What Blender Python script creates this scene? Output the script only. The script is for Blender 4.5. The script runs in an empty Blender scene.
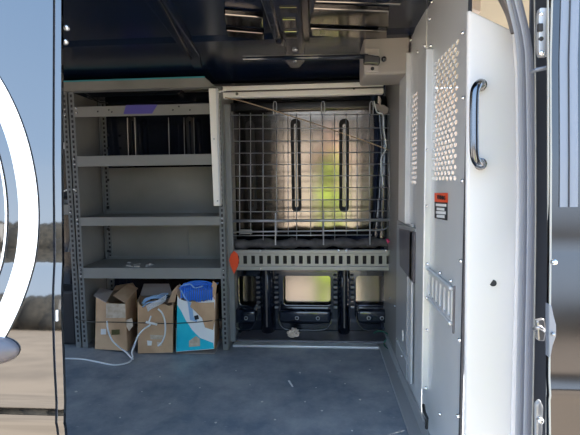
import bpy, bmesh, math, random
from mathutils import Vector, Matrix
random.seed(7)
S = bpy.context.scene
C = S.collection
# ------------------------------------------------------------------ camera
F = 425.0; CZ = 0.87
YAW = math.radians(4.3); PITCH = math.radians(-4.95); ROLL = math.radians(-0.75)
fw = Vector((-math.sin(YAW)*math.cos(PITCH), math.cos(YAW)*math.cos(PITCH), math.sin(PITCH)))
r0 = Vector((math.cos(YAW), math.sin(YAW), 0)); u0 = r0.cross(fw)
rt = r0*math.cos(ROLL) + u0*math.sin(ROLL); up = rt.cross(fw)
cam_d = bpy.data.cameras.new('camera'); cam = bpy.data.objects.new('camera', cam_d); C.objects.link(cam)
m = Matrix((rt, up, -fw)).transposed().to_4x4(); m.translation = Vector((0, 0, CZ))
cam.matrix_world = m
cam_d.sensor_width = 36; cam_d.lens = 36*F/580; cam_d.clip_start = 0.02; cam_d.clip_end = 500
S.camera = cam
def ray(x, y): return fw + rt*((x-290)/F) - up*((y-217.5)/F)
def PY(x, y, Y): d = ray(x, y)*(Y/ray(x, y).y); return Vector((d.x, Y, CZ+d.z))
def PX(x, y, X): d = ray(x, y)*(X/ray(x, y).x); return Vector((X, d.y, CZ+d.z))
def PZ(x, y, Z): d = ray(x, y)*((Z-CZ)/ray(x, y).z); return Vector((d.x, d.y, Z))
# ------------------------------------------------------------------ sky, sun, exposure
W = bpy.data.worlds.new('sky'); S.world = W; W.use_nodes = True
nt = W.node_tree; nt.nodes.clear()
tc = nt.nodes.new('ShaderNodeTexCoord'); sp = nt.nodes.new('ShaderNodeSeparateXYZ')
cr = nt.nodes.new('ShaderNodeValToRGB'); bg = nt.nodes.new('ShaderNodeBackground'); wo = nt.nodes.new('ShaderNodeOutputWorld')
nt.links.new(tc.outputs['Generated'], sp.inputs[0]); nt.links.new(sp.outputs['Z'], cr.inputs[0])
cr.color_ramp.elements[0].position = 0.0; cr.color_ramp.elements[0].color = (.66, .76, .86, 1)
cr.color_ramp.elements[1].position = 0.75; cr.color_ramp.elements[1].color = (.24, .41, .67, 1)
e = cr.color_ramp.elements.new(.22); e.color = (.46, .62, .82, 1)
nt.links.new(cr.outputs[0], bg.inputs[0]); bg.inputs[1].default_value = 2.5
nt.links.new(bg.outputs[0], wo.inputs[0])
sun_d = bpy.data.lights.new('sun', 'SUN'); sun_d.energy = 16; sun_d.angle = .01; sun_d.color = (1, .93, .82)
sun = bpy.data.objects.new('sun', sun_d); C.objects.link(sun)
sun.rotation_euler = Vector((.62, .30, .75)).to_track_quat('Z', 'Y').to_euler()
S.view_settings.view_transform = 'Standard'; S.view_settings.look = 'None'
S.view_settings.exposure = 1.0; S.view_settings.gamma = 1; S.view_settings.use_curve_mapping = False
S.cycles.max_bounces = 10; S.cycles.diffuse_bounces = 6; S.cycles.glossy_bounces = 6
# ------------------------------------------------------------------ materials
def mat(name, col, rough=.5, metal=0, ior=1.45, coat=0, col2=None, scale=8, bump=0, bscale=60, stretch=None, lo=.35, hi=.65, rough2=None):
    m = bpy.data.materials.new(name); m.use_nodes = True; n = m.node_tree; b = n.nodes['Principled BSDF']
    b.inputs['Base Color'].default_value = (*col, 1); b.inputs['Roughness'].default_value = rough
    b.inputs['Metallic'].default_value = metal; b.inputs['IOR'].default_value = ior
    b.inputs['Coat Weight'].default_value = coat; b.inputs['Coat Roughness'].default_value = .03
    tcn = n.nodes.new('ShaderNodeTexCoord'); mp = n.nodes.new('ShaderNodeMapping'); n.links.new(tcn.outputs['Object'], mp.inputs[0])
    if stretch: mp.inputs['Scale'].default_value = stretch
    if col2 or rough2 is not None:
        t = n.nodes.new('ShaderNodeTexNoise'); t.inputs['Scale'].default_value = scale; t.inputs['Detail'].default_value = 6
        n.links.new(mp.outputs[0], t.inputs[0])
    if col2:
        r = n.nodes.new('ShaderNodeValToRGB'); r.color_ramp.elements[0].position = lo; r.color_ramp.elements[1].position = hi
        r.color_ramp.elements[0].color = (*col, 1); r.color_ramp.elements[1].color = (*col2, 1)
        n.links.new(t.outputs[0], r.inputs[0]); n.links.new(r.outputs[0], b.inputs['Base Color'])
    if rough2 is not None:
        q = n.nodes.new('ShaderNodeMapRange'); q.inputs[3].default_value = rough; q.inputs[4].default_value = rough2
        q.inputs[1].default_value = .3; q.inputs[2].default_value = .7
        n.links.new(t.outputs[0], q.inputs[0]); n.links.new(q.outputs[0], b.inputs['Roughness'])
    if bump:
        t2 = n.nodes.new('ShaderNodeTexNoise'); t2.inputs['Scale'].default_value = bscale
        n.links.new(mp.outputs[0], t2.inputs[0])
        bp = n.nodes.new('ShaderNodeBump'); bp.inputs['Strength'].default_value = bump; bp.inputs['Distance'].default_value = .005
        n.links.new(t2.outputs[0], bp.inputs['Height']); n.links.new(bp.outputs[0], b.inputs['Normal'])
    return m
M = {}
M['body'] = mat('dark_metallic_paint', (.135, .14, .15), .03, 1)
M['body2'] = mat('dark_metallic_paint_dusty', (.075, .075, .08), .10, 1, rough2=.2, scale=5)
M['trim_black'] = mat('black_rubber', (.025, .027, .035), .45)
M['navy'] = mat('navy_gloss_roof', (.0035, .010, .031), .22, 0, 1.42)
M['navy_wall'] = mat('navy_gloss_wall', (.008, .012, .024), .14, 0, 1.6, coat=.4)
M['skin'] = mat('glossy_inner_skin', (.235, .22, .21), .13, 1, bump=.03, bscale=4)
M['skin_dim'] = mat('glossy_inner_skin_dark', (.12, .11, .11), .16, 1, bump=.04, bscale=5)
M['slot'] = mat('black_gloss_slot', (.010, .011, .015), .25, 0, 1.6)
M['glint'] = mat('satin_edge', (.25, .24, .23), .3, .8)
M['rail_dark'] = mat('brown_grey_roof_rail', (.12, .11, .11), .4, .3)
M['shelf'] = mat('grey_shelf_paint', (.27, .265, .25), .42, 0, col2=(.22, .22, .21), scale=5)
M['shelf_lip'] = mat('grey_shelf_lip_paint', (.25, .255, .25), .4)
M['shelf_post'] = mat('grey_post_paint', (.19, .20, .205), .4)
M['teal'] = mat('teal_edge_paint', (.05, .30, .36), .45)
M['hole'] = mat('dark_hole', (.02, .02, .022), .7)
M['purple'] = mat('purple_tape', (.10, .085, .36), .6)
M['zinc'] = mat('zinc_bolt', (.8, .8, .8), .25, .9)
M['alu'] = mat('mill_aluminium', (.68, .69, .70), .38, .4, col2=(.62, .63, .65), scale=6)
M['alu_panel'] = mat('smooth_aluminium_panel', (.70, .715, .73), .34, .4, col2=(.64, .655, .67), scale=2.5, rough2=.45)
M['alu_dark'] = mat('dull_aluminium', (.42, .43, .45), .42, .5)
M['white'] = mat('white_painted_aluminium', (.66, .655, .66), .45)
M['white_bar'] = mat('white_aluminium_bar', (.90, .88, .84), .35, 0)
M['beige_panel'] = mat('beige_grey_trim', (.36, .33, .31), .5)
M['alu_far'] = mat('grey_painted_sheet', (.20, .195, .19), .4, .2)
M['tan'] = mat('tan_headliner', (.52, .43, .30), .85, bump=.1)
M['tan_wall'] = mat('beige_cab_trim', (.74, .60, .48), .8)
M['pad'] = mat('dark_grey_plastic', (.09, .085, .10), .35, col2=(.12, .115, .13), scale=12)
M['wire'] = mat('grey_wire', (.42, .43, .46), .35, .6)
M['track'] = mat('galvanised_track', (.36, .36, .345), .42, .3)
M['fabric'] = mat('black_cloth', (.05, .048, .055), .8, col2=(.10, .095, .10), scale=25, bump=.5)
M['orange'] = mat('orange_red_plastic', (.80, .08, .02), .45)
M['card'] = mat('cardboard', (.60, .40, .25), .85, col2=(.47, .30, .18), scale=9)
M['card_in'] = mat('cardboard_inside', (.42, .29, .19), .9)
M['card_grey'] = mat('dusty_cardboard', (.34, .29, .27), .9)
M['tape'] = mat('packing_tape', (.66, .57, .47), .25, col2=(.52, .42, .32), scale=40)
M['paper'] = mat('white_paper', (.78, .78, .78), .7)
M['cyan'] = mat('cyan_print', (.01, .50, .68), .45, col2=(.03, .58, .74), scale=14)
M['cwhite'] = mat('white_print_card', (.82, .84, .87), .5)
M['ink'] = mat('black_ink', (.02, .02, .025), .6)
M['olive'] = mat('olive_label', (.10, .09, .03), .6)
M['cable_blue'] = mat('blue_cable', (.04, .21, .80), .4)
M['cable_white'] = mat('white_cable', (.72, .75, .78), .4)
M['cable_lblue'] = mat('light_blue_cable', (.30, .48, .74), .4)
M['cable_black'] = mat('black_cord', (.02, .02, .02), .5)
M['cable_green'] = mat('green_cable', (.02, .12, .09), .4)
M['rope'] = mat('tan_rope', (.45, .33, .22), .8)
M['red'] = mat('red_pink_plastic', (.6, .05, .15), .5)
M['chrome'] = mat('polished_steel', (.13, .145, .17), .15, 1)
M['decal'] = mat('white_vinyl', (.9, .9, .9), .5)
M['seal'] = mat('lavender_grey_seal', (.17, .18, .215), .35, 0)
M['seal_l'] = mat('pale_painted_flange', (.33, .345, .39), .3, 0)
M['film'] = mat('frosted_film', (.17, .19, .23), .45, .2)
M['jamb'] = mat('dusty_jamb_paint', (.05, .058, .075), .4)
M['cream'] = mat('cream_edge_seal', (.30, .30, .28), .5)
M['steel'] = mat('latch_steel', (.42, .42, .44), .3, .9)
M['debris'] = mat('pale_scraps', (.62, .60, .56), .8)
M['peach'] = mat('crumpled_paper', (.70, .56, .46), .8, bump=.4)
M['hivis'] = mat('hi_vis_yellow_green', (.40, .60, .04), .75)
M['skin_p'] = mat('person_skin', (.55, .34, .24), .6)
M['jeans'] = mat('dark_trousers', (.04, .05, .08), .8)
M['shirt'] = mat('black_shirt', (.03, .03, .035), .8)
M['hair'] = mat('dark_hair', (.03, .02, .015), .7)
M['foliage'] = mat('dark_foliage', (.035, .035, .03), .9, col2=(.09, .08, .065), scale=3)
M['sand'] = mat('sandy_ground', (.42, .33, .24), .95, col2=(.31, .245, .18), scale=.8, bump=.2, bscale=4)
M['stone'] = mat('pale_building', (.5, .48, .45), .9)
# cargo deck: blue grey mat with scuffs and pale dust
def floor_mat():
    m = mat('scuffed_cargo_mat', (.075, .09, .12), .42, 0, 1.5, rough2=.62, scale=7)
    n = m.node_tree; b = n.nodes['Principled BSDF']; tcn = n.nodes.new('ShaderNodeTexCoord')
    t1 = n.nodes.new('ShaderNodeTexNoise'); t1.inputs['Scale'].default_value = 3.2; t1.inputs['Detail'].default_value = 10; t1.inputs['Roughness'].default_value = .7
    t2 = n.nodes.new('ShaderNodeTexNoise'); t2.inputs['Scale'].default_value = 45; t2.inputs['Detail'].default_value = 4
    mp = n.nodes.new('ShaderNodeMapping'); mp.inputs['Scale'].default_value = (1, 3.5, 1)
    n.links.new(tcn.outputs['Object'], t1.inputs[0]); n.links.new(tcn.outputs['Object'], mp.inputs[0]); n.links.new(mp.outputs[0], t2.inputs[0])
    r1 = n.nodes.new('ShaderNodeValToRGB'); r1.color_ramp.elements[0].position = .38; r1.color_ramp.elements[1].position = .68
    r1.color_ramp.elements[0].color = (.14, .17, .215, 1); r1.color_ramp.elements[1].color = (.37, .375, .39, 1)
    r2 = n.nodes.new('ShaderNodeValToRGB'); r2.color_ramp.elements[0].position = .66; r2.color_ramp.elements[1].position = .76
    mx = n.nodes.new('ShaderNodeMix'); mx.data_type = 'RGBA'; mx.inputs[7].default_value = (.58, .57, .55, 1)
    n.links.new(t1.outputs[0], r1.inputs[0]); n.links.new(t2.outputs[0], r2.inputs[0])
    mm = n.nodes.new('ShaderNodeMath'); mm.operation = 'MULTIPLY'; mm.inputs[1].default_value = .55
    n.links.new(r2.outputs[0], mm.inputs[0]); n.links.new(mm.outputs[0], mx.inputs[0]); n.links.new(r1.outputs[0], mx.inputs[6])
    n.links.new(mx.outputs[2], b.inputs['Base Color'])
    return m
M['floor'] = floor_mat()
# ------------------------------------------------------------------ mesh helpers
class MB:
    def __init__(s): s.v = []; s.f = []
    def add(s, vs, fs):
        k = len(s.v); s.v += [tuple(a) for a in vs]; s.f += [tuple(i+k for i in f) for f in fs]; return s
    def box(s, x0, x1, y0, y1, z0, z1):
        return s.add([(x, y, z) for x in (x0, x1) for y in (y0, y1) for z in (z0, z1)],
                     [(0, 1, 3, 2), (4, 6, 7, 5), (0, 4, 5, 1), (2, 3, 7, 6), (0, 2, 6, 4), (1, 5, 7, 3)])
    def prism(s, pts, ext):
        pts = [Vector(p) for p in pts]; e = Vector(ext); n = len(pts)
        return s.add(pts+[p+e for p in pts], [tuple(range(n))[::-1], tuple(range(n, 2*n))]+[(i, (i+1) % n, n+(i+1) % n, n+i) for i in range(n)])
    def tube(s, pts, r, n=8, flat=None):
        pts = [Vector(p) for p in pts]; k = len(s.v); L = len(pts); prev = None
        for i, p in enumerate(pts):
            t = (pts[min(i+1, L-1)]-pts[max(i-1, 0)]).normalized()
            if prev is None:
                a = Vector((0, 0, 1)) if abs(t.z) < .9 else Vector((1, 0, 0)); u = t.cross(a).normalized()
            else: u = (prev-t*prev.dot(t)).normalized()
            prev = u; w = t.cross(u); rr = r[i] if isinstance(r, (list, tuple)) else r
            for j in range(n):
                a = 2*math.pi*j/n; s.v.append(tuple(p+u*math.cos(a)*rr+w*math.sin(a)*rr))
        for i in range(L-1):
            for j in range(n):
                s.f.append((k+i*n+j, k+i*n+(j+1) % n, k+(i+1)*n+(j+1) % n, k+(i+1)*n+j))
        s.f.append(tuple(k+j for j in range(n))[::-1]); s.f.append(tuple(k+(L-1)*n+j for j in range(n)))
        return s
    def dome(s, c, axis, r, h, n=10):
        ax = Vector(axis).normalized(); c = Vector(c); return s.tube([c-ax*h*.3, c, c+ax*h*.5, c+ax*h*.85, c+ax*h], [r, r, r*.9, r*.6, r*.15], n)
    def build(s, name, m, parent=None, bevel=0, smooth=False, seg=2):
        me = bpy.data.meshes.new(name); me.from_pydata(s.v, [], s.f); me.update()
        bm = bmesh.new(); bm.from_mesh(me); bmesh.ops.recalc_face_normals(bm, faces=bm.faces); bm.to_mesh(me); bm.free()
        return link(name, me, m, parent, bevel, smooth, seg)
def link(name, me, m, parent=None, bevel=0, smooth=False, seg=2):
    o = bpy.data.objects.new(name, me); C.objects.link(o)
    if not me.materials: me.materials.append(M[m])
    if smooth:
        for p in me.polygons: p.use_smooth = True
    if bevel:
        b = o.modifiers.new('bevel', 'BEVEL'); b.width = bevel; b.segments = seg; b.limit_method = 'ANGLE'; b.angle_limit = math.radians(40)
    if parent:
        o.parent = parent; o.matrix_parent_inverse = parent.matrix_basis.inverted()
    return o
def thing(name, label, cat, loc=(0, 0, 0), group=None):
    o = bpy.data.objects.new(name, None); C.objects.link(o); o.location = loc; o.empty_display_size = .05
    o['label'] = label; o['category'] = cat
    if group: o['group'] = group
    return o
def tag(o, label, cat, group=None):
    o['label'] = label; o['category'] = cat
    if group: o['group'] = group
    return o
def struct(o): o['kind'] = 'structure'; return o
def wipe(*a): pass
def plate(name, outline, holes, thick, place, m, parent=None, bevel=0):
    """flat plate with real holes. outline / holes: 2-D lists, place: (u, v, w) -> world"""
    cu = bpy.data.curves.new(name, 'CURVE'); cu.dimensions = '2D'; cu.fill_mode = 'BOTH'; cu.extrude = thick/2
    for pts in [outline]+list(holes):
        sp_ = cu.splines.new('POLY'); sp_.points.add(len(pts)-1); sp_.use_cyclic_u = True
        for i, p in enumerate(pts): sp_.points[i].co = (p[0], p[1], 0, 1)
    tmp = bpy.data.objects.new('tmp', cu); C.objects.link(tmp)
    dg = bpy.context.evaluated_depsgraph_get(); me = bpy.data.meshes.new_from_object(tmp.evaluated_get(dg))
    bpy.data.objects.remove(tmp); me.name = name; me.materials.clear()
    for v in me.vertices: v.co = place(v.co.x, v.co.y, v.co.z+thick/2)
    bm = bmesh.new(); bm.from_mesh(me); bmesh.ops.remove_doubles(bm, verts=bm.verts, dist=1e-5); bmesh.ops.recalc_face_normals(bm, faces=bm.faces); bm.to_mesh(me); bm.free()
    return link(name, me, m, parent, bevel)
def rrect(x0, x1, y0, y1, r, n=5):
    o = []
    for cx, cy, a0 in ((x1-r, y1-r, 0), (x0+r, y1-r, 90), (x0+r, y0+r, 180), (x1-r, y0+r, 270)):
        for i in range(n+1):
            a = math.radians(a0+90*i/n); o.append((cx+r*math.cos(a), cy+r*math.sin(a)))
    return o
def spline(pts, k=6):
    P = [Vector(p) for p in pts]; o = []
    for i in range(len(P)-1):
        a, b, c, d = P[max(i-1, 0)], P[i], P[i+1], P[min(i+2, len(P)-1)]
        for j in range(k):
            t = j/k; o.append(.5*((2*b)+(c-a)*t+(2*a-5*b+4*c-d)*t*t+(3*b-a-3*c+d)*t**3))
    return o+[P[-1]]

# ================================================================== STRUCTURE
ROOF = 1.405; XL, XR = -2.7, .345; YW = 2.36; YS = .74
GND = -.60
# floor deck
struct(MB().box(XL, XR+1.6, .70, 2.42, -.03, 0).build('floor', 'floor'))
struct(MB().box(XL, 2.6, .66, 2.42, -.22, -.03).build('trim_1', 'trim_black'))
# roof skin (inside), slightly arched towards the side wall
rb = MB(); prof = [(.60, ROOF+.0), (.8, ROOF+.012), (1.2, ROOF+.02), (1.62, ROOF+.012), (1.66, ROOF+.002), (2.05, ROOF), (2.45, ROOF-.03)]
for (ya, za), (yb, zb) in zip(prof, prof[1:]):
    rb.add([(XL, ya, za), (XR+.03, ya, za), (XR+.03, yb, zb), (XL, yb, zb)], [(0, 1, 2, 3)])
rb.add([(XL, .6, ROOF+.1), (XR+.03, .6, ROOF+.1), (XR+.03, 2.5, ROOF+.1), (XL, 2.5, ROOF+.1)], [(0, 1, 2, 3)])
ceil = struct(rb.build('ceiling', 'navy'))
# roof bows, long ribs and plates imitating beige reflections, all parented to the roof
def bow(pts_l, pts_r, z, h, name='roof_bow', m='navy'):
    b = MB(); a = [PZ(*p, z) for p in pts_l]; c = [PZ(*p, z) for p in pts_r]
    b.prism(a+c[::-1], (0, 0, h)); return b.build(name, m, ceil, .006)
bow([(262, -20), (285, 47), (285, 62), (290, 68)], [(322, -20), (305, 45), (305, 62), (300, 68)], ROOF-.035, .06)
for l, r in (([(250, -30), (276, 46)], [(262, -30), (283, 46)]), ([(297, -30), (303, 44)], [(309, -30), (310, 44)])):
    b = MB(); b.prism([PZ(*l[0], ROOF-.05), PZ(*l[1], ROOF-.05), PZ(*r[1], ROOF-.05), PZ(*r[0], ROOF-.05)], (0, 0, .02)); b.build('bow_flange', 'navy_wall' if l[0][0] < 260 else 'skin_dim', ceil, .004)
for y0, y1, x0, x1, mm in ((20, 28, 282, 296, 'skin'), (32, 39, 284, 297, 'skin'), (8, 13, 279, 297, 'skin_dim')):
    b = MB(); z = ROOF-.04; b.prism([PZ(x0, y0, z), PZ(x1, y0, z), PZ(x1+1, y1, z), PZ(x0+2, y1, z)], (0, 0, .006)); b.build('bow_hole_plate', mm, ceil, .002)
b = MB(); b.dome(PZ(295, 50, ROOF-.037), (0, 0, -1), .011, .006); b.build('bow_bolt', 'zinc', ceil)
b = MB(); b.dome(PZ(295, 61, ROOF-.037), (0, 0, -1), .010, .006); b.build('bow_bolt', 'zinc', ceil)
bow([(128, -20), (186, 56), (194, 70)], [(150, -20), (200, 56), (203, 70)], ROOF-.006, .03)
b = MB(); b.prism([PZ(146, -20, ROOF-.02), PZ(190, 60, ROOF-.02), PZ(192, 60, ROOF-.02), PZ(149, -20, ROOF-.02)], (0, 0, .01)); b.build('bow_flange', 'skin_dim', ceil, .002)
for x0, x1, y0, y1, mm in ((306, 389, 9, 24, 'skin'), (310, 387, 29, 36, 'skin'), (224, 263, 15, 25, 'skin'), (226, 264, 31, 37, 'skin_dim')):  # beige plates stand in for reflections seen in the glossy roof
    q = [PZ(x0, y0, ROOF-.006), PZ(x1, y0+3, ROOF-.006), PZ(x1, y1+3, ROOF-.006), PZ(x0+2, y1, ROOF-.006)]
    q = [Vector(a) for a in q]; MB().prism(q, (0, 0, .02)).build('roof_reflection', mm, ceil, .004)
b = MB(); b.tube([PZ(304, 1, ROOF-.01), PZ(400, 4, ROOF-.01)], .004); b.build('roof_seam', 'skin', ceil)
# side wall of the van behind the racks
def wall_y(z):       # the van side leans in towards the roof
    return 2.44-max(0, z-.45)*.072
wb = MB()
for za, zb in ((-.05, .45), (.45, .8), (.8, 1.1), (1.1, 1.45)):
    wb.add([(XL, wall_y(za)+.05, za), (.4, wall_y(za)+.05, za), (.4, wall_y(zb)+.05, zb), (XL, wall_y(zb)+.05, zb)], [(0, 1, 2, 3)])
wall = struct(wb.build('wall_left', 'navy_wall'))
def zat(y, Y): return PY(300, y, Y).z
def U(x, y, Y=YW): p = PY(x, y, Y); return (p.x, p.z)
# glossy skin sheets reflecting the yard
def tilt(u, v, w): return Vector((u, wall_y(v)-.02-w, v))
def lowf(u, v, w): return Vector((u, YW-w+.02, v))
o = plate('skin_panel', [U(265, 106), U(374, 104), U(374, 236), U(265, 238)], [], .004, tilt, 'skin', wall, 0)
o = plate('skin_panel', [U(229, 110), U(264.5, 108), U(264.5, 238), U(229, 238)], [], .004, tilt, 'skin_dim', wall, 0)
o = plate('skin_panel', [U(229, 266), U(390, 266), U(390, 318), U(229, 318)], [], .004, lambda u, v, w: Vector((u, YW+.085+(v-.2)*.10-w, v)), 'skin', wall, 0)
# long slots in the skin
def slot(x, y0, y1, wpx=5, name='wall_slot', inner='glint'):
    a = U(x, y0, 2.33); c = U(x, y1, 2.33); w = wpx*.0054
    s_ = plate(name, rrect(a[0]-w, a[0]+w, c[1], a[1], w*.98, 8), [rrect(a[0]-w*.34, a[0]+w*.34, c[1]+w, a[1]-w, w*.3, 5)], .006, lambda u, v, q: tilt(u, v, q+.006), 'hole', wall, .002)
    plate('slot_core', rrect(a[0]-w*.22, a[0]+w*.22, c[1]+w*1.3, a[1]-w*1.3, w*.2, 4), [], .006, lambda u, v, q: tilt(u, v, q+.006), inner, s_, .001)
slot(295, 118, 213); slot(344.5, 118, 213); slot(249, 120, 212, 4.5, inner='skin_dim')
slot(130, 116, 163, 4, inner='navy_wall'); slot(188, 116, 163, 4, inner='navy_wall')
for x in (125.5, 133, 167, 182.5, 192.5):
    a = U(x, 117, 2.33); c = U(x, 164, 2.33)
    MB().tube([tilt(a[0], a[1], .012), tilt(c[0], c[1], .012)], .0022, 6).build('slot_glint', 'glint', wall)  # thin bright rods imitate glints along the slot edges
# curved dark pillar at the right end of the skin
b = MB(); pts = []
for y, x0, x1 in ((96, 368, 386), (108, 376, 390), (140, 379, 391), (200, 376, 391), (240, 372, 392)):
    pts.append((PY(x0, y, 2.29), PY((x0+x1)/2, y, 2.24), PY(x1, y, 2.29)))
for p, q in zip(pts, pts[1:]):
    k = len(b.v); b.v += [tuple(a) for a in p+q]; b.f += [(k, k+1, k+4, k+3), (k+1, k+2, k+5, k+4)]
b.build('wall_pillar', 'navy_wall', wall, 0, True)
# upper side rail under the roof
a = PY(60, 75, 2.28); c = PY(368, 80, 2.28)
MB().box(PY(180, 80, 2.28).x, c.x, 2.26, 2.36, zat(84, 2.26), ROOF-.02).build('side_rail', 'rail_dark', wall, .008)
MB().box(XL, PY(180, 80, 2.28).x-.002, 2.27, 2.36, ROOF-.07, ROOF-.025).build('side_rail', 'navy_wall', wall, .008)
MB().box(PY(222, 95, 2.3).x, PY(376, 95, 2.3).x, 2.285, 2.32, zat(109, 2.28), zat(101, 2.28)).build('window_header', 'slot', wall, .006)
# lower stamped frame with three openings
hole_px = [(239, 256, 276, 306), (283.5, 331, 276, 306), (356, 390, 276, 306)]
hs = []
for x0, x1, y0, y1 in hole_px:
    p, q = U(x0, y1), U(x1, y0); hs.append(rrect(p[0], q[0], p[1], q[1], .02))
x0_, z0_ = U(229, 337); x1_, z1_ = U(390, 240)
plate('stamped_frame', [(x0_, -.0), (x1_, -.0), (x1_, z1_), (x0_, z1_)], hs, .02, lowf, 'navy_wall', wall, .005)
for x0, x1 in ((261, 274), (338, 350)):
    p, q = U(x0, 334, 2.33), U(x1, 272, 2.33)
    mb = MB(); n = 8
    zz = (0.0, .52); pr = [(p[0]+(q[0]-p[0])*i/n, 2.345-.05*math.sin(math.pi*i/n)**.6) for i in range(n+1)]
    mb.prism([(x, y, zz[0]) for x, y in pr], (0, 0, zz[1])); mb.build('stamped_column', 'navy_wall', wall, 0, True)
    xm = (p[0]+q[0])/2
    MB().box(xm-.004, xm+.004, 2.286, 2.296, .06, .50).build('column_glint', 'rail_dark', wall)  # strip imitates the line of light reflected down the glossy column
    for sx in (x0-2.5, x1+2.5):
        zc = PY(sx, 300, 2.33).x
        for k in range(7):
            z = PY(sx, 277+k*5.0, 2.33).z
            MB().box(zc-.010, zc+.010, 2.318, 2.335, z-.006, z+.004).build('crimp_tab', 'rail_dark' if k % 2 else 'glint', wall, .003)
for x0, x1 in ((232, 256), (279, 331), (357, 390)):     # lower shelf-like bulges with bolts
    p, q = U(x0, 323, 2.3), U(x1, 310, 2.3)
    MB().box(p[0], q[0], 2.29, 2.37, p[1], q[1]).build('stamped_bulge', 'navy_wall', wall, .018, True, 4)
    for t in ((.35, .75) if x1-x0 > 30 else (.6,)):
        x = p[0]+(q[0]-p[0])*t
        MB().tube([(x, 2.286, (p[1]+q[1])/2-.005), (x, 2.30, (p[1]+q[1])/2-.005)], .011, 10).build('bulge_hole', 'alu_dark', wall)
        MB().tube([(x, 2.284, (p[1]+q[1])/2-.005), (x, 2.30, (p[1]+q[1])/2-.005)], .007, 10).build('bulge_hole_core', 'hole', wall)
    pts = spline([PY(x0+1, 305, 2.32), PY(x0, 320, 2.31), PY(x0+6, 329, 2.30), PY((x0+x1)/2, 330, 2.30), PY(x1-5, 329, 2.30), PY(x1+1, 318, 2.31)], 5)
    MB().tube(pts, .0055, 6).build('stamped_edge', 'navy_wall', wall, 0, True)
# deck step along the wall with bright threshold rail
MB().box(-.46, XR, 2.20, 2.36, 0, .02).build('wall_step', 'pad', wall, .006)
# rear wall, door wall, cab
sw = MB()
for za, zb in ((-.25, .45), (.45, 1.5)):
    sw.add([(XL, YS+.02, za), (-.62, YS+.02, za), (-.62, YS+.02, zb), (XL, YS+.02, zb)], [(0, 1, 2, 3)])
struct(sw.build('wall_right', 'body2'))
cabw = struct(MB().box(.42, 2.6, 2.42, 2.45, 0, 1.36).build('wall_cab', 'tan_wall'))
struct(MB().box(.37, .95, .86, 2.45, 1.37, 1.44).build('trim_2', 'tan'))
# ------------------------------------------------------------------ outside world
struct(MB().box(-60, 60, -90, 30, GND-.1, GND).build('ground', 'sand'))
b = MB()
for i in range(46):
    x = -75+i*3.4; h = random.uniform(2.2, 5.0); w = random.uniform(1.6, 3.2)
    for k in range(3):
        cx = x+random.uniform(-1, 1); r = w*random.uniform(.6, 1)
        b.tube([(cx, -70+k, GND), (cx, -70+k, h*.4), (cx, -70+k, h*.8), (cx, -70+k, h)], [r, r*1.1, r*.7, r*.1], 7)
for i in range(60):
    x = -60+i*2.1; h = random.uniform(1.7, 2.9); rr_ = random.uniform(1.0, 1.7); cy = -34+random.uniform(-1, 1)
    b.tube([(x, cy, GND), (x, cy, GND+h*.35), (x, cy, GND+h*.8), (x, cy, GND+h)], [rr_, rr_*1.15, rr_*.8, rr_*.15], 7)
o = b.build('treeline', 'foliage', None, 0, True); o['kind'] = 'structure'
b = MB()
for x, w, h in ((-62, 9, 3.6), (-40, 6, 3.0), (-18, 10, 3.2), (12, 7, 3.0)): b.box(x, x+w, -66, -62, GND, h)
o = b.build('yard_sheds', 'stone'); o['kind'] = 'structure'

# ================================================================== DOORS AND PILLAR
def door_y(z, base):
    """outer skin of the body side: slight lean, waist crease, flatter below"""
    t = [(1.60, .126), (1.2, .050), (.90, .0235), (.750, .0130), (.740, .0113), (.545, -.0200), (.517, -.0278), (.510, -.0270), (.45, -.0300), (-.4, -.035)]
    for (za, ya), (zb, yb) in zip(t, t[1:]):
        if z <= za and z >= zb: return base+ya+(yb-ya)*(za-z)/(za-zb)
    return base+t[-1][1]
def PD(x, y, base):
    p = PY(x, y, base)
    for _ in range(6): p = PY(x, y, door_y(p.z, base))
    return p
DY = .60
def door_strip(name, xa, xb, base, m, parent=None, thick=.03, off=0, z0=-.3, z1=1.54, n=60, smooth=True):
    zs = sorted(set([z1-(z1-z0)*i/n for i in range(n+1)]+[z for z in (1.2, .90, .75, .74, .545, .517, .51) if z0 < z < z1]), reverse=True)
    pa = [(xa(z) if callable(xa) else xa, door_y(z, base)-off, z) for z in zs]; pb = [(xb(z) if callable(xb) else xb, door_y(z, base)-off, z) for z in zs]
    L = len(zs); v = pa+pb+[(x, y+thick, z) for x, y, z in pa]+[(x, y+thick, z) for x, y, z in pb]; f = []
    for i in range(L-1):
        f += [(i, i+1, L+i+1, L+i), (2*L+i, 3*L+i, 3*L+i+1, 2*L+i+1), (i, 2*L+i, 2*L+i+1, i+1), (L+i, L+i+1, 3*L+i+1, 3*L+i)]
    f += [(0, L, 3*L, 2*L), (L-1, 3*L-1, 4*L-1, 2*L-1)]
    o = MB().add(v, f).build(name, m, parent, 0, False)
    if smooth:
        md = o.modifiers.new('s', 'EDGE_SPLIT'); md.split_angle = math.radians(50)
        for p in o.data.polygons: p.use_smooth = True
    return o
def xedge(px, base=DY):
    ps = [(PD(x, y, base).z, PD(x, y, base).x) for x, y in px]
    def fn(z):
        q = sorted(ps)
        if z <= q[0][0]: return q[0][1]
        for (a, xa), (b, xb) in zip(q, q[1:]):
            if z <= b: return xa+(xb-xa)*(z-a)/(b-a)
        return q[-1][1]
    return fn
e1 = xedge([(53.5, -40), (52.5, 100), (51.5, 300), (53, 360), (57, 435), (58, 500)])
e2 = xedge([(61.5, -40), (61.5, 200), (60.5, 300), (63, 370), (65, 435), (66, 500)])
d1 = struct(door_strip('door_1', -1.75, e1, DY, 'body', None, .010))
door_strip('door_gap_seal', lambda z: e1(z)-.001, lambda z: e1(z)+.0045, DY, 'seal', d1, .004, -.005)
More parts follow.
